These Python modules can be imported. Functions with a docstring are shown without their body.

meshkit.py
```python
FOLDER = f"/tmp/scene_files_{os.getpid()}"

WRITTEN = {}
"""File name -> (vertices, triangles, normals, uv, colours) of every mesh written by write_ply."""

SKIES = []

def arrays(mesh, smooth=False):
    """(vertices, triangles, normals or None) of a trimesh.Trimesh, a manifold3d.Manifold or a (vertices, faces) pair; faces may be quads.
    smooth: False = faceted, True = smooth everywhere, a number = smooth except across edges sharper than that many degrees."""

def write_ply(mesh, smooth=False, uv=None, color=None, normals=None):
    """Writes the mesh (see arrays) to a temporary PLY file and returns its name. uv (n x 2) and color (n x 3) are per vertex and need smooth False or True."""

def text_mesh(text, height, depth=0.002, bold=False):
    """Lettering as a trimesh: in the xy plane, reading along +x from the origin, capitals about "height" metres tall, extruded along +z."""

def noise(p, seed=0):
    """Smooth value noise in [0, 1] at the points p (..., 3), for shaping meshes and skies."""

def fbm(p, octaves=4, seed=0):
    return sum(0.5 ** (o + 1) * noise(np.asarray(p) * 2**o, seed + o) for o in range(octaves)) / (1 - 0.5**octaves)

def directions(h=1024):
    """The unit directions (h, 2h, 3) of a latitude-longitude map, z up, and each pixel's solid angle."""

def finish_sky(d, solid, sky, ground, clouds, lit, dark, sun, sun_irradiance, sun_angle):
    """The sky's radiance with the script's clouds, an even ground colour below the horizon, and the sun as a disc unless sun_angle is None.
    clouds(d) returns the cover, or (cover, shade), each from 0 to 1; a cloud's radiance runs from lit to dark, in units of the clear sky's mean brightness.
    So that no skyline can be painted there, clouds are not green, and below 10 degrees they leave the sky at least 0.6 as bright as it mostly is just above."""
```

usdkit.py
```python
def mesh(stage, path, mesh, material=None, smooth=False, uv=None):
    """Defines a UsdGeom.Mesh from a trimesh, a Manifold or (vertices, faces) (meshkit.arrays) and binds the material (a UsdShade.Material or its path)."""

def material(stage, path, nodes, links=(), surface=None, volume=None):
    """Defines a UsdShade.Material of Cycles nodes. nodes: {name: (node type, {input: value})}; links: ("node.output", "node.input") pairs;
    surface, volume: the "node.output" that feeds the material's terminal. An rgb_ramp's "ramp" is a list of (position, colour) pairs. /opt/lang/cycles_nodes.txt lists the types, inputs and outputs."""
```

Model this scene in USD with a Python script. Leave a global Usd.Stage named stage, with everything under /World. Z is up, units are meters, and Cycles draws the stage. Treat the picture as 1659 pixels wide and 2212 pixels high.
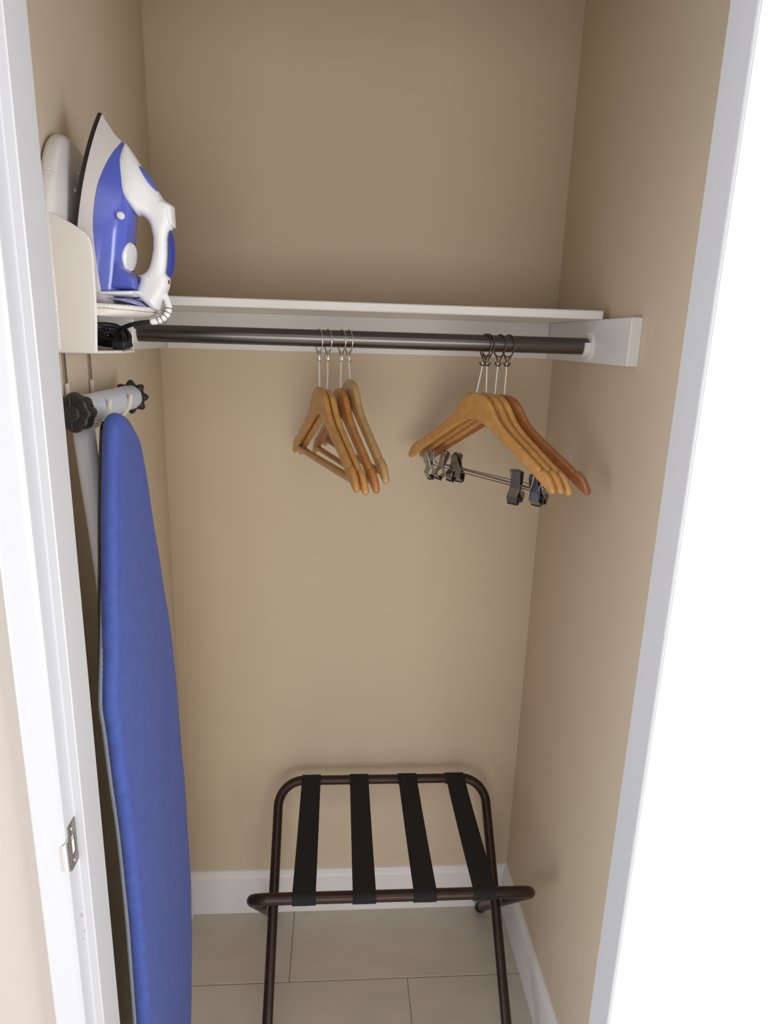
import math, random
import numpy as np, trimesh, manifold3d, usdkit, meshkit
from pxr import Usd, UsdGeom, UsdLux, Gf, Sdf
from shapely.geometry import Polygon, Point, LineString
from shapely import contains_xy
import shapely
from scipy.spatial import Delaunay

random.seed(4); RNG = np.random.default_rng(4)
stage = Usd.Stage.CreateInMemory()
UsdGeom.Xform.Define(stage, '/World'); UsdGeom.Scope.Define(stage, '/World/Looks')

# ------------------------------------------------------------------ camera
F_PX, YAW, PITCH, ROLL, EYE = 1427.1747, -0.0731, 0.2544, 0.0306, (-0.0446, -1.5756, 1.6)
_c, _s = math.cos(YAW), math.sin(YAW)
_fw = np.array([-_s*math.cos(PITCH), _c*math.cos(PITCH), -math.sin(PITCH)])
_r0 = np.array([_c, _s, 0]); _u0 = np.cross(_r0, _fw)
_R = math.cos(ROLL)*_r0 + math.sin(ROLL)*_u0
_U = -math.sin(ROLL)*_r0 + math.cos(ROLL)*_u0
cam = UsdGeom.Camera.Define(stage, '/World/camera')
cam.CreateHorizontalApertureAttr(36.0); cam.CreateVerticalApertureAttr(48.0)
cam.CreateFocalLengthAttr(36.0*F_PX/1659)
cam.CreateClippingRangeAttr(Gf.Vec2f(0.02, 100))
M4 = Gf.Matrix4d(*_R, 0, *_U, 0, *(-_fw), 0, *EYE, 1)
cam.AddTransformOp().Set(M4)
cam.CreateExposureAttr(0.06)

# ------------------------------------------------------------------ daylight through the room's windows
def rect_light(name, pos, normal, w, h, inten, color):
    l = UsdLux.RectLight.Define(stage, '/World/'+name)
    l.CreateWidthAttr(w); l.CreateHeightAttr(h); l.CreateIntensityAttr(inten); l.CreateColorAttr(Gf.Vec3f(*color))
    z = -np.array(normal, float); z /= np.linalg.norm(z)
    y = np.array([0, 0, 1.0]); x = np.cross(y, z); x /= np.linalg.norm(x); y = np.cross(z, x)
    l.AddTransformOp().Set(Gf.Matrix4d(*x, 0, *y, 0, *z, 0, *pos, 1))
rect_light('window_daylight', (1.62, -1.75, 1.15), (-1, 0, 0), 1.1, 1.7, 9.6, (.88, .93, 1.0))          # right-hand window, close to the open door
rect_light('window_daylight_001', (0.10, -4.26, 0.85), (0, 1, 0), 2.0, 1.5, 4.8, (.99, .985, .98))        # low wide window behind the camera
rect_light('window_daylight_002', (-2.26, -2.00, 1.05), (1, 0, 0), 1.6, 1.7, 6.8, (.82, .89, 1.0))        # left-hand window

# ------------------------------------------------------------------ helpers
def lin(r, g, b):
    f = lambda c: ((c/255+.055)/1.055)**2.4 if c > 10 else c/255/12.92
    return (f(r), f(g), f(b))

MATS = {}
def mat(name, col, rough=.5, metal=0., var=0., vscale=8., bump=0., bscale=200., stretch=(1, 1, 1), col2=None, **kw):
    n = {'p': ('principled_bsdf', {'roughness': rough, 'metallic': metal, 'base_color': col, **kw})}
    L = []
    if var or bump or col2:
        n['tc'] = ('texture_coordinate', {}); n['mp'] = ('mapping', {'scale': stretch}); L.append(('tc.object', 'mp.vector'))
    if var or col2:
        c2 = col2 or tuple(c*(1-var) for c in col); c1 = col if col2 else tuple(min(1, c*(1+var)) for c in col)
        n['ns'] = ('noise_texture', {'scale': vscale, 'detail': 4.0}); n['rp'] = ('rgb_ramp', {'ramp': [(.3, c2), (.7, c1)]})
        L += [('mp.vector', 'ns.vector'), ('ns.fac', 'rp.fac'), ('rp.color', 'p.base_color')]
    if bump:
        n['nb'] = ('noise_texture', {'scale': bscale, 'detail': 3.0}); n['bp'] = ('bump', {'strength': bump, 'distance': .001})
        L += [('mp.vector', 'nb.vector'), ('nb.fac', 'bp.height'), ('bp.normal', 'p.normal')]
    MATS[name] = usdkit.material(stage, '/World/Looks/'+name, n, L, surface='p.BSDF')
    return MATS[name]

USED = {}
def numbered(path):
    k = USED.get(path, 0); USED[path] = k+1
    return path if k == 0 else f'{path}_{k:03d}'
def tag(p, label=None, cat=None, group=None, kind=None):
    for k, v in (('label', label), ('category', cat), ('group', group), ('kind', kind)):
        if v: p.SetCustomDataByKey(k, v)
    return p
def thing(name, label, cat, group=None, kind=None, loc=None):
    x = UsdGeom.Xform.Define(stage, numbered('/World/'+name))
    if loc is not None: x.AddTranslateOp().Set(Gf.Vec3d(*map(float, loc)))
    return tag(x.GetPrim(), label, cat, group, kind)
def obj(name, mesh, m, parent=None, label=None, cat=None, smooth=35, kind=None, group=None):
    base = str(parent.GetPath()) if parent else '/World'
    off = None
    if parent:
        off = np.array(UsdGeom.XformCache().GetLocalToWorldTransform(parent)).T
    if hasattr(mesh, 'to_mesh'):
        mm = mesh.to_mesh(); mesh = trimesh.Trimesh(mm.vert_properties[:, :3], mm.tri_verts)
    if off is not None and np.abs(off-np.eye(4)).max() > 1e-9:
        mesh = mesh.copy(); mesh.apply_transform(np.linalg.inv(off))
    p = usdkit.mesh(stage, numbered(base+'/'+name), mesh, MATS[m] if isinstance(m, str) else m, smooth=smooth).GetPrim()
    return tag(p, label, cat, group, kind)

def cat(*ms): return trimesh.util.concatenate([m for m in ms])
def box(x0, x1, y0, y1, z0, z1, b=.0):
    lo, hi = np.array([x0, y0, z0], float), np.array([x1, y1, z1], float)
    if b <= 0:
        m = trimesh.creation.box(hi-lo); m.apply_translation((lo+hi)/2); return m
    pts = []
    for i in range(8):
        s = np.array([(i >> k) & 1 for k in range(3)])
        c = np.where(s, hi, lo); d = np.where(s, -1, 1)*b
        for k in range(3):
            q = c+d; q[k] = c[k]; pts.append(q)
    return trimesh.convex.convex_hull(np.array(pts))
def extrude(poly, h, z0=0.):
    if not isinstance(poly, Polygon): poly = Polygon(poly)
    m = trimesh.creation.extrude_polygon(poly, h, engine='earcut'); m.apply_translation([0, 0, z0]); return m
def basis(m, o, ex, ey, ez):
    T = np.eye(4); T[:3, 0], T[:3, 1], T[:3, 2], T[:3, 3] = ex, ey, ez, o
    m = m.copy(); m.apply_transform(T)
    if np.linalg.det(T[:3, :3]) < 0: m.invert()
    return m
def spline(pts, n=8, closed=False):
    P = np.array(pts, float); N = len(P); out = []
    rng = range(N if closed else N-1)
    g = lambda i: P[i % N] if closed else P[min(max(i, 0), N-1)]
    for i in rng:
        a, b, c, d = g(i-1), g(i), g(i+1), g(i+2)
        for t in np.arange(n)/n:
            out.append(.5*(2*b+(c-a)*t+(2*a-5*b+4*c-d)*t*t+(3*b-a-3*c+d)*t**3))
    if not closed: out.append(P[-1])
    return np.array(out)
def tube(pts, r, n=12, closed=False, cap=True):
    P = np.array(pts, float); N = len(P)
    T = (np.roll(P, -1, 0)-np.roll(P, 1, 0)) if closed else np.gradient(P, axis=0)
    T /= np.linalg.norm(T, axis=1, keepdims=True)
    u = np.cross(T[0], [0, 0, 1.] if abs(T[0][2]) < .9 else [1., 0, 0]); u /= np.linalg.norm(u)
    rr = np.broadcast_to(np.asarray(r, float), (N,)); V = []
    a = np.arange(n)/n*2*np.pi
    for i in range(N):
        u = u-T[i]*(u@T[i]); u /= np.linalg.norm(u); v = np.cross(T[i], u)
        V.append(P[i]+rr[i]*(np.cos(a)[:, None]*u+np.sin(a)[:, None]*v))
    V = np.vstack(V); Fc = []
    for i in range(N if closed else N-1):
        j = (i+1) % N
        for k in range(n):
            l = (k+1) % n
            Fc += [[i*n+k, i*n+l, j*n+l], [i*n+k, j*n+l, j*n+k]]
    if not closed and cap:
        V = np.vstack([V, P[0], P[-1]]); c0, c1 = len(V)-2, len(V)-1
        for k in range(n):
            l = (k+1) % n
            Fc += [[c0, l, k], [c1, (N-1)*n+k, (N-1)*n+l]]
    return trimesh.Trimesh(V, Fc, process=False)
def rtube(pts, r, n=14):
    """a tube with rounded closed ends"""
    P = np.array(pts, float); d0 = P[0]-P[1]; d0 /= np.linalg.norm(d0); d1 = P[-1]-P[-2]; d1 /= np.linalg.norm(d1)
    a = np.linspace(0, np.pi/2, 6)[1:]
    A = [P[0]+d0*r*math.sin(t) for t in a[::-1]]; B = [P[-1]+d1*r*math.sin(t) for t in a]
    ra = [max(r*math.cos(t), r*.02) for t in a]
    return tube(np.vstack([A, P, B]), np.array(ra[::-1]+[r]*len(P)+ra), n)
def lathe(prof, axis, o, n=40):
    m = trimesh.creation.revolve(np.array(prof, float), sections=n)
    ez = np.array(axis, float)/np.linalg.norm(axis); ex = np.cross([0, 0, 1.] if abs(ez[2]) < .9 else [0, 1., 0], ez); ex /= np.linalg.norm(ex)
    return basis(m, o, ex, np.cross(ez, ex), ez)
def inflate(poly, T, r, res=.004, edge=.0):
    """a closed slab of half-thickness T over the outline, with a rounded rim of radius r"""
    if not isinstance(poly, Polygon): poly = Polygon(poly)
    poly = poly.buffer(0); edge = max(edge, 0.)
    rings = []
    def ring(g, step):
        for h in ([g.exterior]+list(g.interiors)):
            k = max(8, int(h.length/step)); rings.append(np.array([h.interpolate(i/k, normalized=True).coords[0] for i in range(k)]))
    ring(poly, res); nb = sum(len(x) for x in rings)
    for q in (.06, .18, .36, .62, 1.0):
        g = poly.buffer(-r*q)
        for h in getattr(g, 'geoms', [g]):
            if not h.is_empty: ring(h, res*1.15)
    x0, y0, x1, y1 = poly.bounds
    gx, gy = np.meshgrid(np.arange(x0, x1, res*2), np.arange(y0, y1, res*2)); G = np.c_[gx.ravel(), gy.ravel()]
    core = poly.buffer(-r-res)
    if not core.is_empty: rings.append(G[contains_xy(core, G[:, 0], G[:, 1])])
    P = np.vstack(rings); t = Delaunay(P).simplices
    c = P[t].mean(1); t = t[contains_xy(poly.buffer(1e-7), c[:, 0], c[:, 1])]
    ar = np.cross(P[t[:, 1]]-P[t[:, 0]], P[t[:, 2]]-P[t[:, 0]]); t = t[np.abs(ar) > 1e-12]; ar = ar[np.abs(ar) > 1e-12]
    t[ar < 0] = t[ar < 0][:, ::-1]
    bd = shapely.boundary(poly); d = shapely.distance(shapely.points(P), bd); d[:nb] = 0
    q = np.clip(d/r, 0, 1); hgt = T*(edge+(1-edge)*np.sqrt(np.clip(1-(1-q)**2, 0, 1)))
    n = len(P); V = np.vstack([np.c_[P, hgt], np.c_[P, -hgt]])
    Fc = np.vstack([t, t[:, ::-1]+n])
    if edge <= 0:
        idx = np.arange(2*n); idx[n:n+nb] = np.arange(nb); Fc = idx[Fc]
    else:
        s = 0; W = []
        for h in rings:
            if s >= nb: break
            k = len(h); A = np.arange(s, s+k); B = np.roll(A, -1)
            W.append(np.c_[A, A+n, B]); W.append(np.c_[B, A+n, B+n]); s += k
        Fc = np.vstack([Fc]+W)
    m = trimesh.Trimesh(V, Fc, process=False); m.remove_unreferenced_vertices()
    trimesh.repair.fix_normals(m)
    return m
def man(m):
    m = m.copy(); m.merge_vertices()
    return manifold3d.Manifold(manifold3d.Mesh(np.asarray(m.vertices, np.float32), np.asarray(m.faces, np.uint32)))
def tri(m):
    mm = m.to_mesh(); return trimesh.Trimesh(mm.vert_properties[:, :3], mm.tri_verts)
X, Y, Z = np.eye(3)

# ------------------------------------------------------------------ materials
PAINT = (.69, .572, .42)
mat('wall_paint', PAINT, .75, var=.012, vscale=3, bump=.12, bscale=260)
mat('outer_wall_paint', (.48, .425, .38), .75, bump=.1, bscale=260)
mat('ceiling_paint', (.72, .70, .66), .8, bump=.1, bscale=200)
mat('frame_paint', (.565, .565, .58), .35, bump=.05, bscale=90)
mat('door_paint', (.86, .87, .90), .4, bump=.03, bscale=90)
mat('shelf_paint', (.84, .82, .80), .4, bump=.06, bscale=120)
mat('baseboard_paint', (.90, .88, .875), .4, bump=.05, bscale=120)
mat('tile', (.60, .54, .455), .45, var=.05, vscale=5, bump=.1, bscale=60, stretch=(1, 3, 1))
mat('tile_pale', (.63, .57, .485), .45, var=.05, vscale=6, bump=.1, bscale=60, stretch=(1, 3, 1))
mat('grout', (.42, .37, .31), .9)
mat('steel', (.145, .135, .128), .27, 1., bump=.08, bscale=120, stretch=(.4, 8, 8))
mat('chrome', (.62, .61, .60), .22, 1.)
mat('clip_steel', (.36, .36, .35), .3, 1.)
mat('bronze_wire', (.20, .17, .14), .35, 1.)
mat('bright_steel', (.85, .86, .9), .28, 1.)
mat('pin_wire', (.85, .85, .84), .35, .6)
mat('plate_steel', (.33, .30, .27), .3, 1.)
mat('black_rubber', (.012, .012, .013), .6)
mat('screw_steel', (.55, .54, .52), .35, 1.)
for nm, c1, c2 in (('wood_honey', (.62, .32, .10), (.50, .235, .065)), ('wood_gold', (.66, .36, .115), (.55, .275, .08)),
                   ('wood_orange', (.56, .25, .07), (.44, .175, .046)), ('wood_pale', (.58, .36, .155), (.48, .28, .11)),
                   ('wood_red', (.42, .16, .055), (.32, .11, .036))):
    mat(nm, c1, .32, col2=c2, vscale=9, stretch=(1.0, 7, 7), coat_weight=.25, coat_roughness=.2)
mat('rack_bronze', (.045, .026, .02), .36, .6, var=.15, vscale=30)
mat('webbing', (.006, .006, .007), .8, bump=.5, bscale=900, stretch=(1, .25, 1))
mat('rubber_foot', (.008, .007, .006), .8)
mat('caddy_plastic', (.85, .80, .75), .4)
mat('scuff', (.36, .30, .24), .8)
mat('caddy_gloss', (.80, .76, .72), .18)
mat('cream_vinyl', (.72, .67, .55), .45)
mat('board_cover', (.052, .090, .36), .68, var=.10, vscale=60, bump=.35, bscale=700, sheen_weight=.08)
mat('piping', (.22, .24, .27), .8, bump=.6, bscale=800)
mat('leg_white', (.66, .68, .78), .35)
mat('knob_black', (.018, .016, .016), .42)
mat('mesh_steel', (.05, .045, .04), .6, .5)
mat('iron_white', (.87, .87, .87), .28)
mat('iron_skirt', (.70, .65, .62), .32)
mat('iron_blue', (.11, .145, .64), .22, coat_weight=.5, coat_roughness=.08, subsurface_weight=.25, subsurface_scale=.01, subsurface_radius=(.4, .4, 1.))
mat('iron_lavender', (.42, .42, .75), .3)
mat('grip_blue', (.035, .06, .42), .4)
mat('sole_dark', (.022, .018, .02), .35)
mat('cord_black', (.008, .008, .009), .5)
mat('red_lens', (.35, .01, .05), .25)
mat('mark_black', (.02, .02, .02), .6)

# ------------------------------------------------------------------ the closet shell
XL, XR, CEIL = -.4504, .4602, 2.45
FI, FO = -.8245, -.8905                      # inner and outer face of the wall the doorway is cut in
S = 'structure'
obj('wall_back', box(XL-.1, XR+.1, 0, .1, 0, CEIL), 'wall_paint', None, 'beige painted back wall of the closet', 'wall', kind=S)
obj('wall_left', box(XL-.1, XL, FI, 0, 0, CEIL), 'wall_paint', None, 'beige left side wall of the closet behind the iron', 'wall', kind=S)
obj('wall_right', box(XR, XR+.1, FI, 0, 0, CEIL), 'wall_paint', None, 'beige right side wall of the closet, empty below the shelf cleat', 'wall', kind=S)
obj('ceiling', box(XL-.1, XR+.1, FI, .1, CEIL, CEIL+.1), 'ceiling_paint', None, 'ceiling above the closet', 'ceiling', kind=S)
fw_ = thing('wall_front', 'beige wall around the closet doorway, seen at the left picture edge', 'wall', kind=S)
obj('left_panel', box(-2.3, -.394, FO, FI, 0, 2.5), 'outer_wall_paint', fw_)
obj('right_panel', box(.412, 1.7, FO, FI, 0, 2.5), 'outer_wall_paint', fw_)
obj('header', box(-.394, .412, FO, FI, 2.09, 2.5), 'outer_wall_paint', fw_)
# room the camera stands in
wx = thing('wall_room_left', 'beige room wall with a window opening to the left of the camera', 'wall', kind=S)
obj('panel', box(-2.3, -2.2, -1.18, FO, 0, 2.5), 'outer_wall_paint', wx); obj('panel', box(-2.3, -2.2, -4.4, -2.82, 0, 2.5), 'outer_wall_paint', wx)
obj('lintel', box(-2.3, -2.2, -2.82, -1.18, 1.92, 2.5), 'outer_wall_paint', wx); obj('sill', box(-2.3, -2.2, -2.82, -1.18, 0, .18), 'outer_wall_paint', wx)
wl = thing('wall_room_right', 'beige room wall with a window opening near the open door', 'wall', kind=S)
obj('panel', box(1.6, 1.7, -1.18, FO, 0, 2.5), 'outer_wall_paint', wl); obj('panel', box(1.6, 1.7, -4.4, -2.32, 0, 2.5), 'outer_wall_paint', wl)
obj('lintel', box(1.6, 1.7, -2.32, -1.18, 2.02, 2.5), 'outer_wall_paint', wl); obj('sill', box(1.6, 1.7, -2.32, -1.18, 0, .28), 'outer_wall_paint', wl)
wb = thing('wall_room_back', 'beige room wall behind the camera with a window opening', 'wall', kind=S)
obj('panel', box(-2.3, -.92, -4.3, -4.2, 0, 2.5), 'outer_wall_paint', wb); obj('panel', box(1.12, 1.7, -4.3, -4.2, 0, 2.5), 'outer_wall_paint', wb)
obj('lintel', box(-.92, 1.12, -4.3, -4.2, 1.62, 2.5), 'outer_wall_paint', wb); obj('sill', box(-.92, 1.12, -4.3, -4.2, 0, .08), 'outer_wall_paint', wb)
obj('ceiling', box(-2.3, 1.7, -4.3, FI, 2.5, 2.6), 'ceiling_paint', None, 'white ceiling of the room in front of the closet', 'ceiling', kind=S)

def window(n, x0, x1, y0, y1, z0, z1, lab):
    w = thing(f'window_{n}', lab, 'window', kind=S); ax = 0 if x1-x0 > y1-y0 else 1; t = .05
    for q in range(2):
        a_, b_ = ((x0, x0+t), (x1-t, x1))[q] if ax == 0 else ((y0, y0+t), (y1-t, y1))[q]
        obj('stile', box(a_, b_, y0, y1, z0, z1, .004) if ax == 0 else box(x0, x1, a_, b_, z0, z1, .004), 'frame_paint', w)
        c_, d_ = ((z0, z0+t), (z1-t, z1))[q]
        obj('rail', box(x0+t*(ax == 0), x1-t*(ax == 0), y0+t*(ax == 1), y1-t*(ax == 1), c_, d_, .004), 'frame_paint', w)
window(1, 1.62, 1.68, -2.32, -1.18, .28, 2.02, 'white window frame in the room wall right of the camera')
window(2, -.92, 1.12, -4.28, -4.22, .08, 1.62, 'white window frame in the room wall behind the camera')
window(3, -2.28, -2.22, -2.82, -1.18, .18, 1.92, 'white window frame in the room wall left of the camera')

# floor: large pale tiles in running bond, each its own piece
fl = thing('floor', 'pale beige tiled floor with thin dark joints', 'floor', kind=S)
obj('grout_bed', box(-2.3, 1.7, -4.3, .05, -.06, -.0022), 'grout', fl)
TX, TY, G, J = .61, .305, .0013, -.229
row = 0; yb = J+TY
while yb > -1.9:
    ya = yb-TY; off = -.1535 if row % 2 == 0 else .1515
    k = -8
    for k in range(-5, 5):
        xa, xb = off+k*TX, off+(k+1)*TX
        x0, x1, y0, y1 = xa+G, xb-G, ya+G, min(yb-G, .004)
        if yb > FI: x0, x1 = max(x0, XL-.004), min(x1, XR+.004)
        else: x0, x1 = max(x0, -2.25), min(x1, 1.65)
        if x1-x0 < .02: continue
        obj('tile', box(x0, x1, y0, y1, -.012, 0, .0007), RNG.choice(['tile', 'tile_pale']), fl, smooth=False)
    yb = ya; row += 1
obj('floor_slab', box(-2.3, 1.7, -4.3, yb, -.05, 0), 'tile', fl)

# baseboards: stepped profile with a bevelled top
def bb_profile(t=.0128, h=.138):
    return [(0, 0), (t, 0), (t, h*.60), (t*.93, h*.615), (t*.93, h*.86), (t*.72, h*.90), (t*.62, h*.955), (t*.35, h*.99), (0, h)]
def baseboard(p0, p1, inward):
    p0, p1, inn = np.array(p0, float), np.array(p1, float), np.array(inward, float)
    d = p1-p0; L = np.linalg.norm(d); d /= L
    m = extrude(bb_profile(), L); return basis(m, p0, inn, Z, d)
obj('baseboard_back', baseboard((XL, 0, 0), (XR, 0, 0), -Y), 'baseboard_paint', None, 'white baseboard along the foot of the back wall', 'baseboard', kind=S, smooth=25)
obj('baseboard_right', baseboard((XR, 0, 0), (XR, FI, 0), -X), 'baseboard_paint', None, 'white baseboard running forward along the right wall', 'baseboard', kind=S, smooth=25)
obj('baseboard_left', baseboard((XL, 0, 0), (XL, FI, 0), X), 'baseboard_paint', None, 'white baseboard at the left wall behind the ironing board', 'baseboard', kind=S, smooth=25)

# door frame: jamb with a stop, a rebate for the door and a narrow face
def frame_outline(s):
    p = [(.404, -.8235), (.3462, -.8235), (.3450, -.8250), (.3450, -.8752), (.3462, -.8765), (.3545, -.8765), (.3560, -.8775), (.3560, -.8985),
         (.3568, -.9025), (.3595, -.9050), (.3630, -.9060), (.3885, -.9060), (.3915, -.9045), (.3925, -.9015), (.3925, -.8890), (.404, -.8890)]
    return [(s*x, y) for x, y in p]
HD = 2.06
fr = thing('trim_1', 'white painted door frame upright on the left, with stop and rebate', 'door frame', kind=S)
obj('jamb', extrude(frame_outline(-1), HD+.04), 'frame_paint', fr, smooth=20)
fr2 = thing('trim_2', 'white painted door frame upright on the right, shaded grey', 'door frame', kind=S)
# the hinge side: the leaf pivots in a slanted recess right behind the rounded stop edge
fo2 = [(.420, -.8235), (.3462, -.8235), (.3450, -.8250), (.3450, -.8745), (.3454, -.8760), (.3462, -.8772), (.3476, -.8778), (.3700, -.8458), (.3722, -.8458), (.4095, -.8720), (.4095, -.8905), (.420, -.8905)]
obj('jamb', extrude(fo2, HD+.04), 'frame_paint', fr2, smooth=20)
obj('trim_3', cat(box(-.345, .345, -.8765, -.8235, HD-.011, HD+.04), box(-.356, .356, -.906, -.8765, HD, HD+.04)), 'frame_paint', None, 'white door frame head across the top of the doorway', 'door frame', kind=S)
# open door on the right
dr = thing('door_1', 'white door standing open at the right, washed out by daylight', 'door', kind=S)
PHI = math.radians(145); HX, HY = .3474, -.8777
de = np.array([-math.cos(PHI), -math.sin(PHI), 0]); dn = np.array([-math.sin(PHI), math.cos(PHI), 0])      # along the leaf, out of the face that shows
dput = lambda m: basis(m, (HX, HY, 0), de, dn, Z)
obj('leaf', dput(box(.0002, .690, -.0378, -.0002, .008, HD-.006, .0008)), 'door_paint', dr)
kn = lathe([(0, 0), (.026, 0), (.026, .006), (.011, .010), (.010, .032), (.022, .042), (.027, .055), (.022, .066), (0, .070)], Y, (.630, -.0005, .97), 32)
obj('knob', dput(kn), 'chrome', dr)

# strike plate in the left rebate
st = thing('strike_plate', 'worn steel strike plate with curved lip in the left door frame', 'strike plate')
pb = man(box(-.3565, -.3545, -.8985, -.8775, .9755, 1.0355, .0004)) - man(box(-.37, -.34, -.8930, -.8835, .992, 1.019))
obj('plate', pb, 'plate_steel', st)
obj('recess', box(-.3568, -.3562, -.8935, -.883, .991, 1.020), 'mark_black', st, 'dark latch hole')
obj('latch_cup', box(-.3560, -.3549, -.8915, -.8850, .9935, 1.012, .0004), 'caddy_plastic', st, 'pale plastic dust cup inside the latch hole')
lipm = []
a = np.linspace(0, np.pi/2*1.05, 9); c0 = np.array([-.3600, -.8990])
out = [(c0[0]+.0056*math.cos(t), c0[1]-.0088*math.sin(t)) for t in a]; inn = [(c0[0]+.0044*math.cos(t), c0[1]-.0076*math.sin(t)) for t in a[::-1]]
lp = extrude(Polygon(out+inn), .044, -.022)
v = lp.vertices.copy(); q = (c0[1]-v[:, 1])/.0088; v[:, 2] *= 1-.25*np.clip(q, 0, 1)**2; v[:, 2] += 1.0; lp.vertices = v
obj('lip', lp, 'bright_steel', st, 'bright polished curved lip')
for z in (.9835, 1.0275):
    obj('screw', lathe([(0, 0), (.0034, 0), (.0030, .0011), (0, .0016)], X, (-.3546, -.888, z), 16), 'screw_steel', st)

R3 = np.random.default_rng(5)
for y, z, r in ((-.8850, .898, .0016), (-.8820, .893, .0012), (-.8800, .868, .0013), (-.8860, .862, .0012), (-.8790, .902, .0009)):
    t = np.linspace(0, 2*np.pi, 11)[:-1]; rr = r*(.6+.6*R3.random(10))
    obj('scuff_mark', basis(extrude(Polygon(np.c_[rr*np.cos(t), 1.7*rr*np.sin(t)]), .0003), (-.3561, y, z), Y, Z, X), 'scuff', fr)

# ------------------------------------------------------------------ shelf, cleats, rod
ZL, ZS = 1.5690, 1.6492
obj('closet_shelf', box(XL+.002, .4430, -.330, -.001, ZS, ZS+.0155, .0018), 'shelf_paint', None, 'thin white shelf board spanning the closet above the hanging rod', 'shelf')
obj('shelf_cleat', box(XL+.0205, .4396, -.0200, 0, ZL, ZS, .001), 'shelf_paint', None, 'long white cleat on the back wall under the shelf', 'shelf cleat')
obj('shelf_cleat', box(.4400, XR, -.4620, 0, ZL, ZS, .0012), 'shelf_paint', None, 'white cleat on the right wall, sticking out past the shelf', 'shelf cleat')
lc = thing('shelf_cleat', 'short white cleat on the left wall carrying the rod, beside the iron holder', 'shelf cleat')
obj('board', box(XL, XL+.0200, -.3600, 0, ZL, ZS, .0012), 'shelf_paint', lc)
obj('screw', lathe([(0, 0), (.003, 0), (.0026, .0012), (0, .0016)], X, (XL+.0198, -.283, ZL+.007), 16), 'screw_steel', lc)
RY, RZ, RR = -.28, 1.5998, .0156
obj('closet_rod', lathe([(.0, -.4300), (RR, -.4300), (RR, .4330), (0, .4330)], X, (0, RY, RZ), 64), 'steel', None, 'brushed steel hanging rod across the closet under the shelf', 'closet rod')
for xx, sg, side in ((XL+.020, 1, 'left end, beside the black cord'), (.440, -1, 'right end, on the long right cleat')):
    k = thing('rod_socket', f'white plastic rod socket at the {side}', 'rod socket')
    obj('flange', lathe([(0, 0), (.0285, 0), (.0285, .0025), (.0265, .0040), (0, .0040)], X*sg, (xx, RY, RZ), 48), 'shelf_paint', k)
    a = np.radians(np.linspace(160, 380, 40))
    cup = Polygon([(.0205*math.cos(t), .0205*math.sin(t)) for t in a]+[(.0159*math.cos(t), .0159*math.sin(t)) for t in a[::-1]])
    cm = basis(extrude(cup, .0150, 0), (xx, RY, RZ), Y*sg, Z, X*sg)
    obj('cup', cm, 'shelf_paint', k)

# ------------------------------------------------------------------ hangers
def hanger_half():
    top = [(0, 0), (.010, -.0004), (.022, -.0030), (.034, -.0095), (.044, -.0190), (.053, -.0310), (.063, -.0435), (.076, -.0555), (.095, -.0690), (.120, -.0840), (.150, -.1020), (.174, -.1165)]
    notch = [(.1775, -.1195), (.1790, -.1225), (.1810, -.1225), (.1840, -.1205)]
    tip = [(.192, -.1245), (.2020, -.1335), (.2095, -.1440), (.2140, -.1530), (.2135, -.1590), (.2085, -.1620), (.2020, -.1600)]
    bot = [(.185, -.1500), (.160, -.1340), (.130, -.1160), (.095, -.0960), (.065, -.0790), (.040, -.0650), (.020, -.0560), (0, -.0510)]
    return np.vstack([spline(top, 4), np.array(notch), spline(tip, 4), spline(bot, 4)])
HALF = hanger_half()
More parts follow.
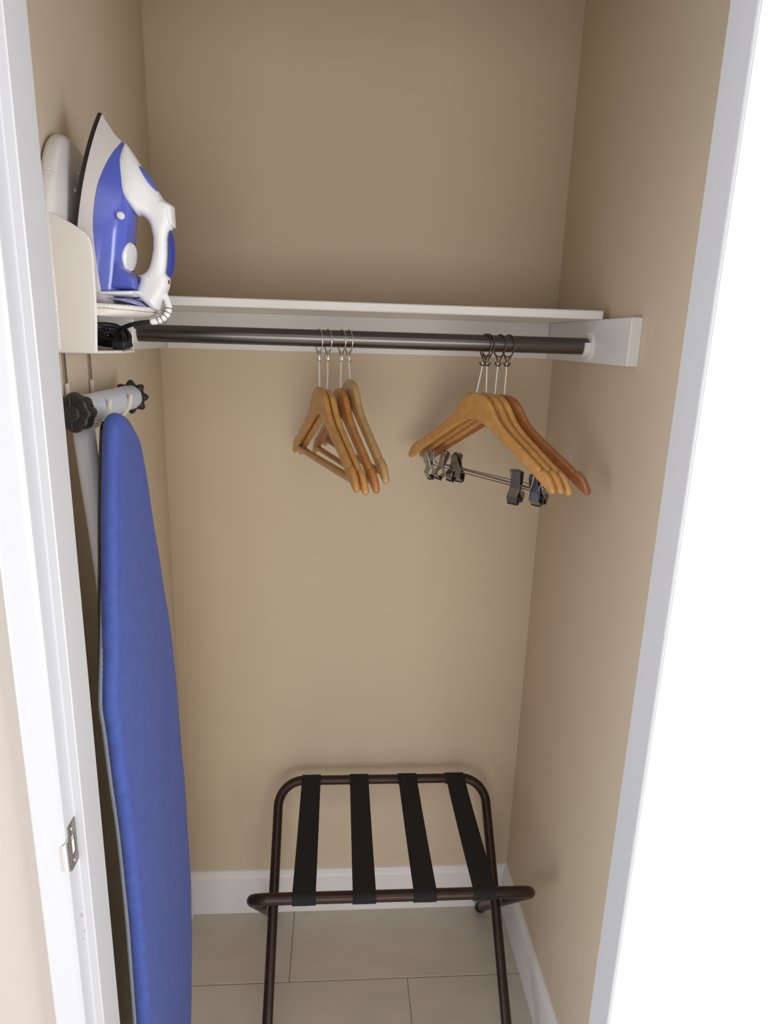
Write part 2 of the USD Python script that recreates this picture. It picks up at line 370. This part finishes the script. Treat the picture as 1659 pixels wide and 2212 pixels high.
FULL = Polygon(np.vstack([HALF, (HALF*[-1, 1])[::-1]])).buffer(0)
BODY = inflate(FULL, .0060, .0058, .0030)
BEND = math.radians(1.2)
def bent(m):
    """the two arms sweep gently away from the centre"""
    m = m.copy(); v = m.vertices.copy(); s = v[:, 0]
    v[:, 0] = s*math.cos(BEND); v[:, 2] = v[:, 2]-np.abs(s)*math.sin(BEND); m.vertices = v
    return m
BODY = bent(BODY)
def clip_parts():
    """one trouser clip at the origin: jaws hang below the wire, in local (along the wire, up, through)"""
    def plate(side):
        prof = [(-.0016, .026), (-.0050, .0235), (-.0046, .012), (-.0032, .0), (-.0034, -.006), (-.0075, -.016), (-.0020, -.0285), (-.0010, -.0285), (-.0062, -.016), (-.0022, -.006), (-.0020, 0.), (-.0034, .012), (-.0038, .0225), (-.0016, .0245)]
        P = Polygon([(x*1.25*side, z) for x, z in prof]).buffer(0)
        m = extrude(P, .0170, -.0085); m = basis(m, (0, 0, 0), Z, Y, X)      # local: x along wire, y up, z through
        v = m.vertices.copy(); v[:, 0] *= 1-.28*np.clip((v[:, 1]-.004)/.022, 0, 1); m.vertices = v
        return m
    a = np.linspace(0, 2*np.pi*5, 80)
    spring = tube(np.c_[np.linspace(-.0058, .0058, 80), .0032*np.cos(a), .0032*np.sin(a)], .0007, 6)
    pads = cat(box(-.0080, .0080, -.0285, -.0215, -.0040, -.0012), box(-.0080, .0080, -.0285, -.0215, .0012, .0040))
    return plate(-1), plate(1), spring, pads
CLIP = [m.apply_scale(1.2) for m in clip_parts()]
def ring_mesh(r=.0207, w=.0012):
    a = np.linspace(0, 2*np.pi, 40, endpoint=False)
    return tube(np.c_[r*np.cos(a), r*np.sin(a), 0*a], w, 8, closed=True)
def hanger(nx, nz, th, wood, label, group, ringx, metal, wire, ring_th=None, bar=None, clips=(), ring_w=.0012, tilt=0., ear=.0085):
    th = math.radians(th); d = np.array([math.cos(th), -math.sin(th), 0]); nrm = np.cross(d, Z)     # nrm faces the viewer's left
    N = np.array([nx, RY, nz])
    t = thing('wooden_hanger', label, 'hanger', group, loc=N)
    dd = d*math.cos(tilt)-Z*math.sin(tilt); uu = Z*math.cos(tilt)+d*math.sin(tilt)
    put = lambda m, o=(0, 0, 0): basis(m, N+dd*o[0]+uu*o[1]+nrm*o[2], dd, uu, nrm)
    obj('shoulder_bar', put(BODY), wood, t, smooth=40)
    rt = math.radians(ring_th if ring_th is not None else 68); rd = np.array([math.cos(rt), -math.sin(rt), 0]); rn = np.cross(rd, Z)
    rc = np.array([ringx, RY, RZ+RR+ring_w-.0207+.0002])
    ring = basis(ring_mesh(w=ring_w), rc, rd, Z, rn)
    zb = rc[2]-.0207
    bk = []
    # two legs of the bracket below the ring and a small saddle with turned-up ears that holds the pin
    top = np.array([ringx, RY, zb]); bot = np.array([ringx*.75+nx*.25, RY, zb-.0170])
    for s in (-1, 1):
        bk.append(tube(spline([top+rd*s*.0150+Z*.0062, top+rd*s*.0085-Z*.0010, top+rd*s*.0040-Z*.0070, bot+rd*s*.0030], 5), ring_w*1.05, 8))
        bk.append(tube(spline([bot+rd*s*.0008, bot+rd*s*.0040+Z*.0002, bot+rd*s*(.0040+ear*.5)+Z*.0026, bot+rd*s*(.0040+ear*.7)+Z*.0062], 5), ring_w*1.2, 8))
    bk.append(tube([bot-rd*.0045, bot+rd*.0045], ring_w*1.5, 8))
    obj('rod_ring', cat(ring, *bk), metal, t)
    pin = N+Z*.0005
    obj('hook_pin', cat(tube([bot+Z*.0035, bot-Z*.001, pin-Z*.004], .0016, 8), lathe([(0, -.0024), (.0024, -.0012), (.0026, .0004), (.0018, .0020), (0, .0026)], Z, bot+Z*.0038, 14)), wire, t)
    if bar == 'wood':
        e = .188
        m = rtube(np.array([(-e, -.1455, 0), (-e*.5, -.1462, 0), (0, -.1465, 0), (e*.5, -.1462, 0), (e, -.1455, 0)]), .0060, 12)
        v = m.vertices.copy(); v[:, 2] *= .8; m.vertices = v
        obj('trouser_bar', put(m, (0, 0, -e*math.sin(BEND))), wood, t, smooth=50)
    if bar == 'wire':
        e, zb2 = .158, -.1650
        pts = spline([(-e-.004, -.138, 0), (-e-.003, -.150, 0), (-e+.004, zb2, 0), (-e+.02, zb2, 0), (0, zb2, 0), (e-.02, zb2, 0), (e-.004, zb2, 0), (e+.003, -.150, 0), (e+.004, -.138, 0)], 5)
        obj('clip_rail', put(tube(pts, .0011, 8), (0, 0, -e*math.sin(BEND))), 'clip_steel', t)
        for (s, roll, swing) in clips:
            c = thing_part(t, 'trouser_clip')
            off = np.array([s, zb2, -e*math.sin(BEND)])
            ca, sa = math.cos(roll), math.sin(roll)
            ex, ey, ez = dd*math.cos(swing)+uu*math.sin(swing), None, None
            e1 = dd*math.cos(swing)+nrm*math.sin(swing); e3 = np.cross(e1, uu); e2 = uu
            y2 = e2*ca+e3*sa; z2 = -e2*sa+e3*ca
            o = N+dd*off[0]+uu*off[1]+nrm*off[2]
            for nm, mm, ml in (('jaw', CLIP[0], 'clip_steel'), ('jaw', CLIP[1], 'clip_steel'), ('spring', CLIP[2], 'chrome'), ('grip_pad', CLIP[3], 'black_rubber')):
                obj(nm, basis(mm, o, e1, y2, z2), ml, c)
    return t
def thing_part(parent, name):
    return UsdGeom.Xform.Define(stage, numbered(str(parent.GetPath())+'/'+name)).GetPrim()

GL, GR = 'wooden hangers with a trouser bar, left bunch on the rod', 'wooden hangers with metal clips, right bunch on the rod'
hanger(-.0811, 1.5090, 71.9, 'wood_honey', 'front hanger of the left bunch, its wooden trouser bar fully in view', GL, -.0830, 'chrome', 'pin_wire', bar='wood', ring_w=.0010)
hanger(-.0665, 1.5046, 71.6, 'wood_gold', 'second hanger from the front in the left bunch, close behind the foremost one', GL, -.0660, 'chrome', 'pin_wire', bar='wood', ring_w=.0010, ear=.006)
hanger(-.0415, 1.5080, 73.6, 'wood_orange', 'third hanger of the left bunch, orange toned, after a small gap', GL, -.0400, 'chrome', 'pin_wire', bar='wood', ring_w=.0010, ear=.004)
hanger(-.0225, 1.5250, 74.5, 'wood_pale', 'palest, rearmost hanger of the left bunch, hanging a little higher', GL, -.0270, 'chrome', 'pin_wire', bar='wood', ring_w=.0010, ear=.008)
hanger(.2244, 1.5061, 59.0, 'wood_gold', 'front hanger of the right clip bunch, its light golden face fully in view', GR, .2360, 'bronze_wire', 'pin_wire', bar='wire', clips=((-.138, .12, .25), (.121, -.18, -.2)))
hanger(.2440, 1.5065, 60.7, 'wood_honey', 'second hanger in the right clip bunch, tight behind the golden front one', GR, .2410, 'bronze_wire', 'pin_wire', bar='wire', clips=((-.130, -.25, .3), (.099, .2, .25)), ring_th=66)
hanger(.2610, 1.5040, 61.5, 'wood_gold', 'third hanger in the right clip bunch, before the dark reddish one', GR, .2640, 'bronze_wire', 'pin_wire', bar='wire', clips=((-.107, .35, -.3), (.128, .3, -.25)))
hanger(.2800, 1.5035, 55.5, 'wood_red', 'dark reddish rearmost hanger of the right bunch, tip nearest the right wall', GR, .2810, 'bronze_wire', 'pin_wire', bar='wire', clips=((-.130, -.3, .2), (.106, .15, .3)))

# ------------------------------------------------------------------ iron and board holder on the left wall
cd = thing('ironing_holder', 'cream plastic wall holder with side cheek, tray and two hooks', 'iron holder')
YN, YF = -.585, -.415
arch = spline([(-.590, 1.57), (-.590, 1.70), (-.588, 1.765), (-.577, 1.806), (-.556, 1.842), (-.530, 1.862), (-.500, 1.868), (-.470, 1.862), (-.444, 1.842), (-.423, 1.806), (-.412, 1.765), (-.410, 1.70), (-.410, 1.57)], 5)
bp = inflate(Polygon(arch), .0085, .009, .005)
v = bp.vertices.copy()
BULGE = lambda y, z: .0150*np.clip(1-((y+.50)/.088)**2, 0, 1)**.9*np.clip((1.868-z)/.09, 0, 1)**.6*np.clip((z-1.665)/.09, 0, 1)
v[:, 2] += np.where(v[:, 2] > 0, BULGE(v[:, 0], v[:, 1]), 0); bp.vertices = v
obj('heat_plate', basis(bp, (XL+.0092, 0, 0), Y, Z, X), 'caddy_gloss', cd, 'arched back plate behind the iron')
for yy, zz in ((-.528, 1.792), (-.528, 1.752), (-.506, 1.818), (-.508, 1.776)):
    obj('rivet', lathe([(0, 0), (.0032, 0), (.0026, .0022), (0, .0032)], X, (XL+.0172+BULGE(yy, zz), yy, zz), 16), 'iron_white', cd)
cheek = [(-.4495, 1.5690), (-.4495, 1.7600), (-.4382, 1.7552), (-.4271, 1.7512), (-.4051, 1.7391), (-.3920, 1.7310), (-.3860, 1.7240), (-.3832, 1.7136), (-.3820, 1.6957), (-.3828, 1.6502), (-.3840, 1.6162), (-.3870, 1.5705), (-.3900, 1.5690)]
for yy, nm in ((YN, 'near'), (YF, 'far')):
    m = inflate(Polygon(cheek), .0028, .0028, .004)
    obj('side_cheek', basis(m, (0, yy, 0), X, Z, -Y), 'caddy_plastic', cd)
tr = spline([(-.449, YN), (-.385, YN), (-.360, YN+.006), (-.338, YN+.024), (-.325, YN+.055), (-.3225, -.50), (-.325, YF-.055), (-.338, YF-.024), (-.360, YF-.006), (-.385, YF), (-.449, YF)], 5)
tm = inflate(Polygon(tr), .0038, .0036, .005)
v = tm.vertices.copy(); v[:, 2] -= (v[:, 0]+.449)*.035; tm.vertices = v
obj('tray', basis(tm, (0, 0, 1.6375), X, Y, Z), 'caddy_plastic', cd, 'rounded tray under the iron heel')
# downward-curving lip under the tray
lipo = []
for q, (ox, oz) in enumerate(((0, 0), (-.004, -.0040), (-.018, -.0075), (-.040, -.0092))):
    lipo.append(np.c_[np.where(tr[:, 0] > -.384, tr[:, 0]+ox*np.clip((tr[:, 0]+.384)/.06, 0, 1), tr[:, 0]), tr[:, 1], 1.6335-(tr[:, 0]+.449)*.035+oz])
nn = len(tr); V = np.vstack(lipo); Fc = []
for i in range(3):
    for k in range(nn-1): Fc += [[i*nn+k, i*nn+k+1, (i+1)*nn+k+1], [i*nn+k, (i+1)*nn+k+1, (i+1)*nn+k]]
lm = trimesh.Trimesh(V, Fc, process=False); lm2 = lm.copy(); lm2.invert(); lm2.apply_translation([-.0012, 0, .0006])
obj('tray_lip', cat(lm, lm2), 'caddy_plastic', cd)
obj('cord_floor', basis(inflate(Polygon([(-.449, YN), (-.389, YN), (-.372, -.52), (-.372, -.46), (-.386, YF), (-.449, YF)]), .0022, .0022, .005), (0, 0, 1.5712), X, Y, Z), 'caddy_plastic', cd)
def hook(y):
    w = [(-.4462, y, 1.600), (-.4462, y, 1.560), (-.4462, y, 1.535), (-.4462, y, 1.521)]
    h = spline([(-.4462, y, 1.521), (-.4455, y, 1.497), (-.4420, y, 1.480), (-.4325, y, 1.4655), (-.4150, y, 1.4615), (-.4000, y, 1.4680), (-.3895, y, 1.4820), (-.3855, y, 1.4990)], 6)
    hk = UsdGeom.Xform.Define(stage, numbered(str(cd.GetPath())+'/hook')).GetPrim()
    obj('wire', tube(w, .0016, 8), 'bronze_wire', hk)
    obj('sleeve', rtube(h, .0036, 12), 'cream_vinyl', hk, 'cream vinyl sleeve of the hook')
hook(-.553); hook(-.452)

# ------------------------------------------------------------------ steam iron standing on its heel
ir = thing('steam_iron', 'white and violet-blue steam iron standing upright in the wall holder', 'iron')
TAU = math.radians(9.6); IO = np.array([-.4305, -.51, 1.6450])
aL = np.array([math.sin(TAU), 0, math.cos(TAU)]); aH = np.array([math.cos(TAU), 0, -math.sin(TAU)])
def LH(x, z): dx, dz = x-IO[0], z-IO[2]; return (dx*math.sin(TAU)+dz*math.cos(TAU), dx*math.cos(TAU)-dz*math.sin(TAU))
def iput(m): return basis(m, IO, aL, aH, -Y)          # local: x along the length, y height above the sole, z towards the viewer
def teardrop(Lt, W, n=96, Lb=0., rb=.018):
    """half-width along the length: round heel corners, full waist, pointed nose"""
    u = np.concatenate([np.linspace(0, .12, 14), np.linspace(.12, 1, 42)[1:]])
    L = Lb+(Lt-Lb)*u
    w = np.where(u < .38, 1-.05*((.38-u)/.38)**2, np.clip(1-((u-.38)/.62)**1.95, 0, 1)**.92)
    hc = np.clip((L-Lb)/rb, 0, 1); w = w*(1-.30*(1-np.sqrt(1-(1-hc)**2)))
    w = np.maximum(w, .012)*W
    return np.r_[np.c_[L, w], np.c_[L, -w][::-1]]
def loft(levels):
    """levels: (height, outline) with equal point counts, from the sole up"""
    n = len(levels[0][1]); V = np.vstack([np.c_[o[:, 0], np.full(n, h), o[:, 1]] for h, o in levels]); Fc = []
    for i in range(len(levels)-1):
        for k in range(n):
            l = (k+1) % n; Fc += [[i*n+k, i*n+l, (i+1)*n+l], [i*n+k, (i+1)*n+l, (i+1)*n+k]]
    for i, fl in ((0, 1), (len(levels)-1, 0)):
        o = levels[i][1]; h = len(o)//2
        for k in range(h-1):
            a, b, c, d_ = i*n+k, i*n+k+1, i*n+n-2-k, i*n+n-1-k
            q = [[a, b, c], [a, c, d_]]; Fc += [f[::-1] for f in q] if not fl else q
    m = trimesh.Trimesh(V, Fc, process=False); trimesh.repair.fix_normals(m)
    if m.volume < 0: m.invert()
    return m
sole = loft([(0, teardrop(.2545, .0540)), (.0012, teardrop(.2565, .0552)), (.0052, teardrop(.2570, .0555)), (.0062, teardrop(.2560, .0548))])
obj('soleplate', iput(sole), 'sole_dark', ir, 'dark soleplate edge', smooth=30)
lv = []
for H, Lt, W in ((.0060, .2555, .0535), (.0120, .2480, .0525), (.0250, .2340, .0500), (.0365, .2260, .0470), (.0480, .2190, .0420), (.0560, .2120, .0360), (.0620, .2040, .0270), (.0650, .1950, .0160)):
    lv.append((H, teardrop(Lt, W, Lb=.002+.00*H)))
body = man(iput(loft(lv)))
blue_xz = [(-.3560, 1.8640), (-.3600, 1.8555), (-.3655, 1.8445), (-.3742, 1.8222), (-.3827, 1.7922), (-.3877, 1.7565), (-.3892, 1.7275), (-.3878, 1.6900), (-.3862, 1.6560), (-.3380, 1.6600), (-.30, 1.67), (-.30, 1.87)]
blue = Polygon(np.vstack([spline(blue_xz[:9], 5), np.array(blue_xz[9:])])).buffer(0)
cut = man(basis(extrude(blue, .2, -.1), (0, -.51, 0), X, Z, -Y))
hb = inflate(Polygon([(-.3870, 1.6560), (-.3400, 1.6597), (-.3425, 1.6770), (-.3480, 1.6835), (-.3560, 1.6900), (-.3640, 1.7050), (-.3870, 1.7050)]), .0375, .006, .003)
obj('water_tank', cat(tri(body ^ cut), basis(hb, (0, -.51, 0), X, Z, -Y)), 'iron_blue', ir, 'translucent violet-blue water tank', smooth=40)
skirt = man(iput(loft([(h, teardrop(o[:, 0].max()+.0004, o[:, 1].max()*1.012+.0003, Lb=.0)) for h, o in lv[:-2]]))) - man(basis(extrude(blue.buffer(.0002), .2, -.1), (0, -.51, 0), X, Z, -Y))
obj('skirt', skirt, 'iron_skirt', ir, 'pale skirt between sole and tank', smooth=40)
# handle: one closed loop, in side view an outline with a hole
outer = spline([(-.3520, 1.8615), (-.3455, 1.8535), (-.3314, 1.8323), (-.3180, 1.8115), (-.3070, 1.7965), (-.3020, 1.7890), (-.2960, 1.7845)], 4)
outer2 = [(-.2910, 1.7805), (-.2890, 1.7760), (-.2886, 1.7719), (-.2896, 1.7520), (-.2945, 1.7455), (-.2965, 1.7350), (-.2970, 1.7232), (-.2978, 1.7080), (-.2998, 1.6960), (-.3017, 1.6868), (-.2985, 1.6800), (-.2990, 1.6710), (-.3040, 1.6580), (-.3106, 1.6455), (-.3125, 1.6385), (-.3150, 1.6330), (-.3200, 1.6325), (-.3274, 1.6357), (-.3365, 1.6425), (-.3440, 1.6495), (-.3495, 1.6570)]
inner = spline([(-.3455, 1.6660), (-.3420, 1.6740), (-.3410, 1.6800)], 3)
tankin = [(-.3600, 1.6830), (-.3720, 1.7000), (-.3720, 1.7400), (-.3560, 1.7700)]
base = spline([(-.3388, 1.7640), (-.3480, 1.7736), (-.3600, 1.7910), (-.3648, 1.8138), (-.3638, 1.8353), (-.3575, 1.8510), (-.3520, 1.8615)], 4)
hole = spline([(-.3460, 1.7600), (-.3400, 1.7640), (-.3324, 1.7646), (-.3237, 1.7556), (-.3197, 1.7378), (-.3200, 1.7260), (-.3210, 1.7166), (-.3273, 1.6946), (-.3373, 1.6845), (-.3480, 1.6822)], 4)
hp = Polygon(np.vstack([outer, outer2, inner, [(-.3480, 1.6822)], hole[::-1][1:], base]))
hp = max(getattr(hp.buffer(0), 'geoms', [hp.buffer(0)]), key=lambda g: g.area)
hm = inflate(hp, 1.0, .011, .0022)
v = hm.vertices.copy(); L_, H_ = LH(v[:, 0], v[:, 1])
sm = lambda q: np.clip(q, 0, 1)**2*(3-2*np.clip(q, 0, 1))
fac = .0165+.0130*sm((.092-H_)/.040)*sm((L_-.09)/.05)+.012*sm((.055-L_)/.05)
fac = np.where(L_ > .15, fac*(1-.72*np.clip((L_-.15)/.076, 0, 1)**1.2), fac)
v[:, 2] *= fac; hm.vertices = v
obj('handle', basis(hm, (0, -.51, 0), X, Z, -Y), 'iron_white', ir, 'white looped handle', smooth=60)
def pod(pts, T, r, m, name, label=None, y=-.51, res=.002, par=ir):
    q = inflate(Polygon(pts).buffer(0), T, r, res); return obj(name, basis(q, (0, y, 0), X, Z, -Y), m, par, label, smooth=60)
pod(spline([(-.3326, 1.8320), (-.3225, 1.8225), (-.3160, 1.8125), (-.3085, 1.7975), (-.3130, 1.7985), (-.3210, 1.8050), (-.3290, 1.8160), (-.3335, 1.8270)], 4, True), .0125, .004, 'iron_blue', 'spray_button', 'blue spray button panel on the handle front')
pod(spline([(-.2940, 1.7470), (-.2908, 1.7350), (-.2902, 1.7234), (-.2910, 1.7080), (-.2928, 1.6950), (-.2975, 1.6815), (-.3010, 1.6880), (-.2985, 1.7030), (-.2970, 1.7234), (-.2960, 1.7400)], 4, True), .0130, .004, 'grip_blue', 'grip_pad', 'blue rubber grip along the handle back')
pod([(-.3110, 1.7905), (-.2925, 1.7830), (-.2878, 1.7790), (-.2872, 1.7500), (-.2945, 1.7520), (-.3010, 1.7640)], .0150, .005, 'iron_white', 'steam_trigger', 'white steam trigger block at the handle bend')
obj('steam_button', lathe([(0, 0), (.0055, 0), (.0052, .004), (.0035, .0062), (0, .0068)], -Y, (-.3535, -.5475, 1.7585), 24), 'iron_white', ir, 'round white button on the tank')
dial = lathe([(0, -.004), (.0195, -.004), (.0210, -.0025), (.0210, .0020), (.0185, .0050), (0, .0060)], aH*.990-Y*.12, IO+aL*.0735+aH*.0640-Y*.0080, 48)
obj('temperature_dial', dial, 'iron_white', ir, 'white temperature dial in the handle opening')
obj('power_light', lathe([(0, 0), (.004, 0), (.0036, .0025), (0, .0038)], X, (-.3020, -.514, 1.6745), 16), 'red_lens', ir, 'small red power light')
pod([(-.3910, 1.6497), (-.3550, 1.6497), (-.3420, 1.6462), (-.3290, 1.6375), (-.3335, 1.6352), (-.3620, 1.6410), (-.3860, 1.6460)], .0440, .004, 'iron_lavender', 'heel_rest', 'lavender heel rest under the tank', res=.003)
pod([(-.3925, 1.6578), (-.3915, 1.6492), (-.3650, 1.6492), (-.3440, 1.6500), (-.3360, 1.6560), (-.3390, 1.6603)], .0470, .003, 'iron_white', 'heel_band', res=.003)
# bend protector and mains cord
sp = spline([(-.3075, -.512, 1.6560), (-.3035, -.514, 1.6480), (-.3010, -.516, 1.6390), (-.3025, -.518, 1.6300), (-.3085, -.520, 1.6225), (-.3170, -.521, 1.6180), (-.3245, -.522, 1.6165)], 6)
obj('bend_protector', rtube(sp, .0048, 14), 'iron_white', ir, 'white bend protector of the cord')
marks = []
for i in range(14, len(sp)-3, 4):
    tdir = sp[i+1]-sp[i-1]; tdir /= np.linalg.norm(tdir)
    marks.append(lathe([(.0038, -.0005), (.0051, -.0005), (.0051, .0005), (.0038, .0005)], tdir, sp[i], 20))
obj('bend_slots', cat(*marks), 'mark_black', ir)
cw = [tuple(sp[-1]), (-.345, -.520, 1.6140), (-.366, -.515, 1.6085)]
R2 = np.random.default_rng(11)
for k in range(13):
    ph = k*.9; sc = .35+.65*((k*.618) % 1)
    for q in range(7):
        t = 2*np.pi*q/7+ph
        cw.append((-.4030+.0240*sc*math.cos(t)+.004*R2.standard_normal(), -.500+.050*sc*math.cos(t+.9), 1.5955+.0165*sc*math.sin(t)+.0012*R2.standard_normal()))
cw += [(-.3850, -.490, 1.606), (-.3720, -.495, 1.601), (-.3660, -.505, 1.590), (-.3690, -.510, 1.5805), (-.3760, -.510, 1.5785)]
cp = spline(cw, 6)
obj('power_cord', tube(cp, .0034, 10), 'cord_black', ir, 'black mains cord coiled in the holder')
plug = cat(box(-.3890, -.3680, -.522, -.500, 1.5745, 1.5885, .003), box(-.3680, -.3655, -.520, -.503, 1.5755, 1.5875, .001), box(-.3655, -.3610, -.518, -.5165, 1.578, 1.584), box(-.3655, -.3610, -.507, -.5055, 1.578, 1.584))
obj('plug', plug, 'cord_black', ir, 'black mains plug')

# ------------------------------------------------------------------ ironing board hanging by its T foot
ib = thing('ironing_board', 'tall ironing board in a blue cover hanging upright on the left wall', 'ironing board')
near = [(-.6500, 1.4630), (-.6640, 1.4158), (-.6800, 1.3575), (-.6930, 1.2975), (-.7050, 1.2485), (-.7220, 1.1700), (-.7360, 1.1184), (-.7400, 1.0930), (-.7350, 1.0586), (-.7270, .9714), (-.7160, .8823), (-.7110, .7829), (-.7090, .6816), (-.7120, .5066), (-.7120, .40), (-.7070, .25), (-.6900, .17), (-.6570, .115), (-.6050, .0900)]
far = [(-.4950, .0900), (-.4600, .130), (-.4330, .2000), (-.4120, .28), (-.3960, .360), (-.3820, .4785), (-.3830, .6241), (-.3880, .7374), (-.3970, .8274), (-.4060, .9508), (-.4229, 1.0543), (-.4391, 1.1221), (-.4569, 1.1751), (-.4719, 1.2341), (-.4931, 1.2977), (-.5108, 1.3676), (-.5341, 1.4364), (-.5573, 1.4617), (-.5809, 1.4777), (-.6007, 1.4859), (-.6250, 1.4905), (-.6400, 1.4830)]
bo = Polygon(spline(near+far, 4, True)).buffer(0)
pad = inflate(bo, .0130, .0150, .0075)
v = pad.vertices.copy(); wv = meshkit.fbm(np.c_[v[:, :1]*14, v[:, 1:2]*5, v[:, 2:]*3], 3, seed=5)-.5
nose = np.clip((v[:, 1]-1.25)/.22, 0, 1)
v[:, 2] += np.where(v[:, 2] > 0, wv*(.0035+.004*nose), 0); v[:, 0] += (meshkit.noise(np.c_[v[:, 1:2]*9, v[:, 1:2]*0, v[:, 1:2]*0], 3)-.5)*.002; pad.vertices = v
BX = -.3580
obj('cover', basis(pad, (BX, 0, 0), Y, Z, X), 'board_cover', ib, 'padded blue cotton cover', smooth=60)
pr = np.array(bo.buffer(-.0020).exterior.coords)[:-1]; pr = pr[::2]
ins = .0105*np.clip((pr[:, 1]-1.13)/.14, 0, 1)+.0010
mid = -.61
pr = np.c_[pr[:, 0]+np.clip((mid-pr[:, 0])/.03, -1, 1)*ins, pr[:, 1]-np.clip((pr[:, 1]-1.44)/.04, 0, 1)*.012]
obj('piping', tube(np.c_[np.full(len(pr), BX-.0098), pr], .0032, 8, closed=True), 'piping', ib, 'grey hem piping along the cover edge', smooth=60)
obj('tray_frame', basis(inflate(bo.buffer(-.012), .0030, .003, .010), (BX-.0150, 0, 0), Y, Z, X), 'mesh_steel', ib, 'dark metal deck on the back of the board')
TB = np.array([-.4110, 0, 1.4895])
def at(y, dx=0, dz=0): return TB+np.array([dx, y, dz])
obj('foot_tube', tube([at(-.606), at(-.372)], .0210, 28), 'leg_white', ib, 'white T foot tube resting in the hooks', smooth=40)
lg = spline([(-.4110, -.5950, 1.482), (-.4090, -.6000, 1.450), (-.4010, -.6080, 1.375), (-.3930, -.6150, 1.300), (-.3880, -.6150, 1.200), (-.3880, -.600, 1.00), (-.3880, -.585, .60)], 6)
obj('leg_tube', tube(lg, .0150, 20), 'leg_white', ib, 'white leg tube running down behind the board', smooth=40)
lg2 = spline([(-.3980, -.500, .95), (-.3980, -.500, .60), (-.3950, -.500, .30), (-.3950, -.500, .18)], 5)
obj('leg_tube', rtube(lg2, .0130, 16), 'leg_white', ib)
def star(lobes, r0, r1, n=96):
    t = np.linspace(0, 2*np.pi, n, endpoint=False); r = r0+(r1-r0)*(.5+.5*np.cos(lobes*t))**.8
    return Polygon(np.c_[r*np.cos(t), r*np.sin(t)])
nk = cat(basis(inflate(star(8, .0255, .0285), .0150, .0060, .0025), at(-.6220), X, Z, -Y), lathe([(0, 0), (.0120, 0), (.0120, .004), (.009, .006), (0, .006)], -Y, at(-.6350), 24))
for k in range(8):
    t = 2*np.pi*k/8; nk = cat(nk, basis(box(.009, .023, -.0012, .0012, 0, .0035, .0006), at(-.6362), X*math.cos(t)+Z*math.sin(t), -X*math.sin(t)+Z*math.cos(t), -Y))
obj('end_knob', nk, 'knob_black', ib, 'black ribbed end knob nearest the door frame', smooth=40)
obj('end_knob', basis(inflate(star(8, .0225, .0300), .0090, .0040, .0025), at(-.3640), X, Z, -Y), 'knob_black', ib, 'black star-shaped end knob at the far end', smooth=40)

# ------------------------------------------------------------------ folding luggage rack
rk = thing('luggage_rack', 'folding luggage rack of dark bronze tube with four black straps', 'luggage rack')
RH, YFR, YBK, TR = .4725, -.4420, -.0620, .0118
def uframe(xa, xb, top, foot, rad):
    """an inverted U: foot, leg, bend, rail, bend, leg, foot; top and foot are (y, z)"""
    top, foot = np.array(top), np.array(foot); d = foot-top; Ld = np.linalg.norm(d); d /= Ld
    P = lambda x, s: np.array([x, *(top+d*s)]); pts = [P(xa, Ld)]
    pts += [P(xa, s) for s in np.linspace(Ld, rad, 8)[1:]]
    a = np.linspace(0, np.pi/2, 12)[1:]
    pts += [P(xa+rad-rad*math.cos(t), rad-rad*math.sin(t)) for t in a]
    pts += [P(x, 0) for x in np.linspace(xa+rad, xb-rad, 8)[1:]]
    pts += [P(xb-rad+rad*math.sin(t), rad-rad*math.cos(t)) for t in a]
    pts += [P(xb, s) for s in np.linspace(rad, Ld, 8)[1:]]
    return np.array(pts), d
pb_, db = uframe(-.1870, .3560, (YBK, RH), (-.512, .012), .062)
pf_, df = uframe(-.2130, .3820, (YFR, RH), (-.0300, .012), .034)
obj('inner_frame', tube(pb_, TR, 20), 'rack_bronze', rk, smooth=50)
obj('outer_frame', tube(pf_, TR, 20), 'rack_bronze', rk, smooth=50)
for pts, d in ((pb_, db), (pf_, df)):
    for e, q in ((pts[0], pts[1]), (pts[-1], pts[-2])):
        u_ = (e-q)/np.linalg.norm(e-q)
        obj('foot', rtube([e-u_*.028, e-u_*.004], .0140, 16), 'rubber_foot', rk)
def strap(x, w=.0485):
    r = TR+.0011; th = .0022; cf, cb = np.array([YFR, RH]), np.array([YBK, RH]); prof = []
    # round the front rail from below, over the top, back across with a slight sag, round the rear rail
    for t in np.radians(np.linspace(-60, -270, 14)): prof.append(cf+r*np.array([math.cos(t), math.sin(t)]))
    n = 14
    for q in np.linspace(0, 1, n)[1:-1]: prof.append((1-q)*(cf+[0, r])+q*(cb+[0, r])-np.array([0, .004*math.sin(math.pi*q)]))
    for t in np.radians(np.linspace(90, -120, 14)): prof.append(cb+r*np.array([math.cos(t), math.sin(t)]))
    prof = np.array(prof); T = np.gradient(prof, axis=0); T /= np.linalg.norm(T, axis=1)[:, None]; Nn = np.c_[-T[:, 1], T[:, 0]]
    ring = np.vstack([prof+Nn*th/2, (prof-Nn*th/2)[::-1]]); Pm = Polygon(ring)
    m = trimesh.Trimesh(*_strip(prof+Nn*th/2, prof-Nn*th/2, x-w/2, x+w/2), process=False); trimesh.repair.fix_normals(m)
    return m
def _strip(A, B, x0, x1):
    n = len(A); V = np.vstack([np.c_[np.full(n, x), P] for P in (A, B) for x in (x0, x1)]); Fc = []
    a0, a1, b0, b1 = 0, n, 2*n, 3*n
    for i in range(n-1):
        for p, q in ((a0, a1), (a1, b1), (b1, b0), (b0, a0)): Fc += [[p+i, q+i, q+i+1], [p+i, q+i+1, p+i+1]]
    Fc += [[a0, b0, b1], [a0, b1, a1], [a0+n-1, b1+n-1, b0+n-1], [a0+n-1, a1+n-1, b1+n-1]]
    return V, Fc
for xb in (-.1035, .0215, .1490, .2755):
    obj('strap', strap(xb), 'webbing', rk, smooth=40)
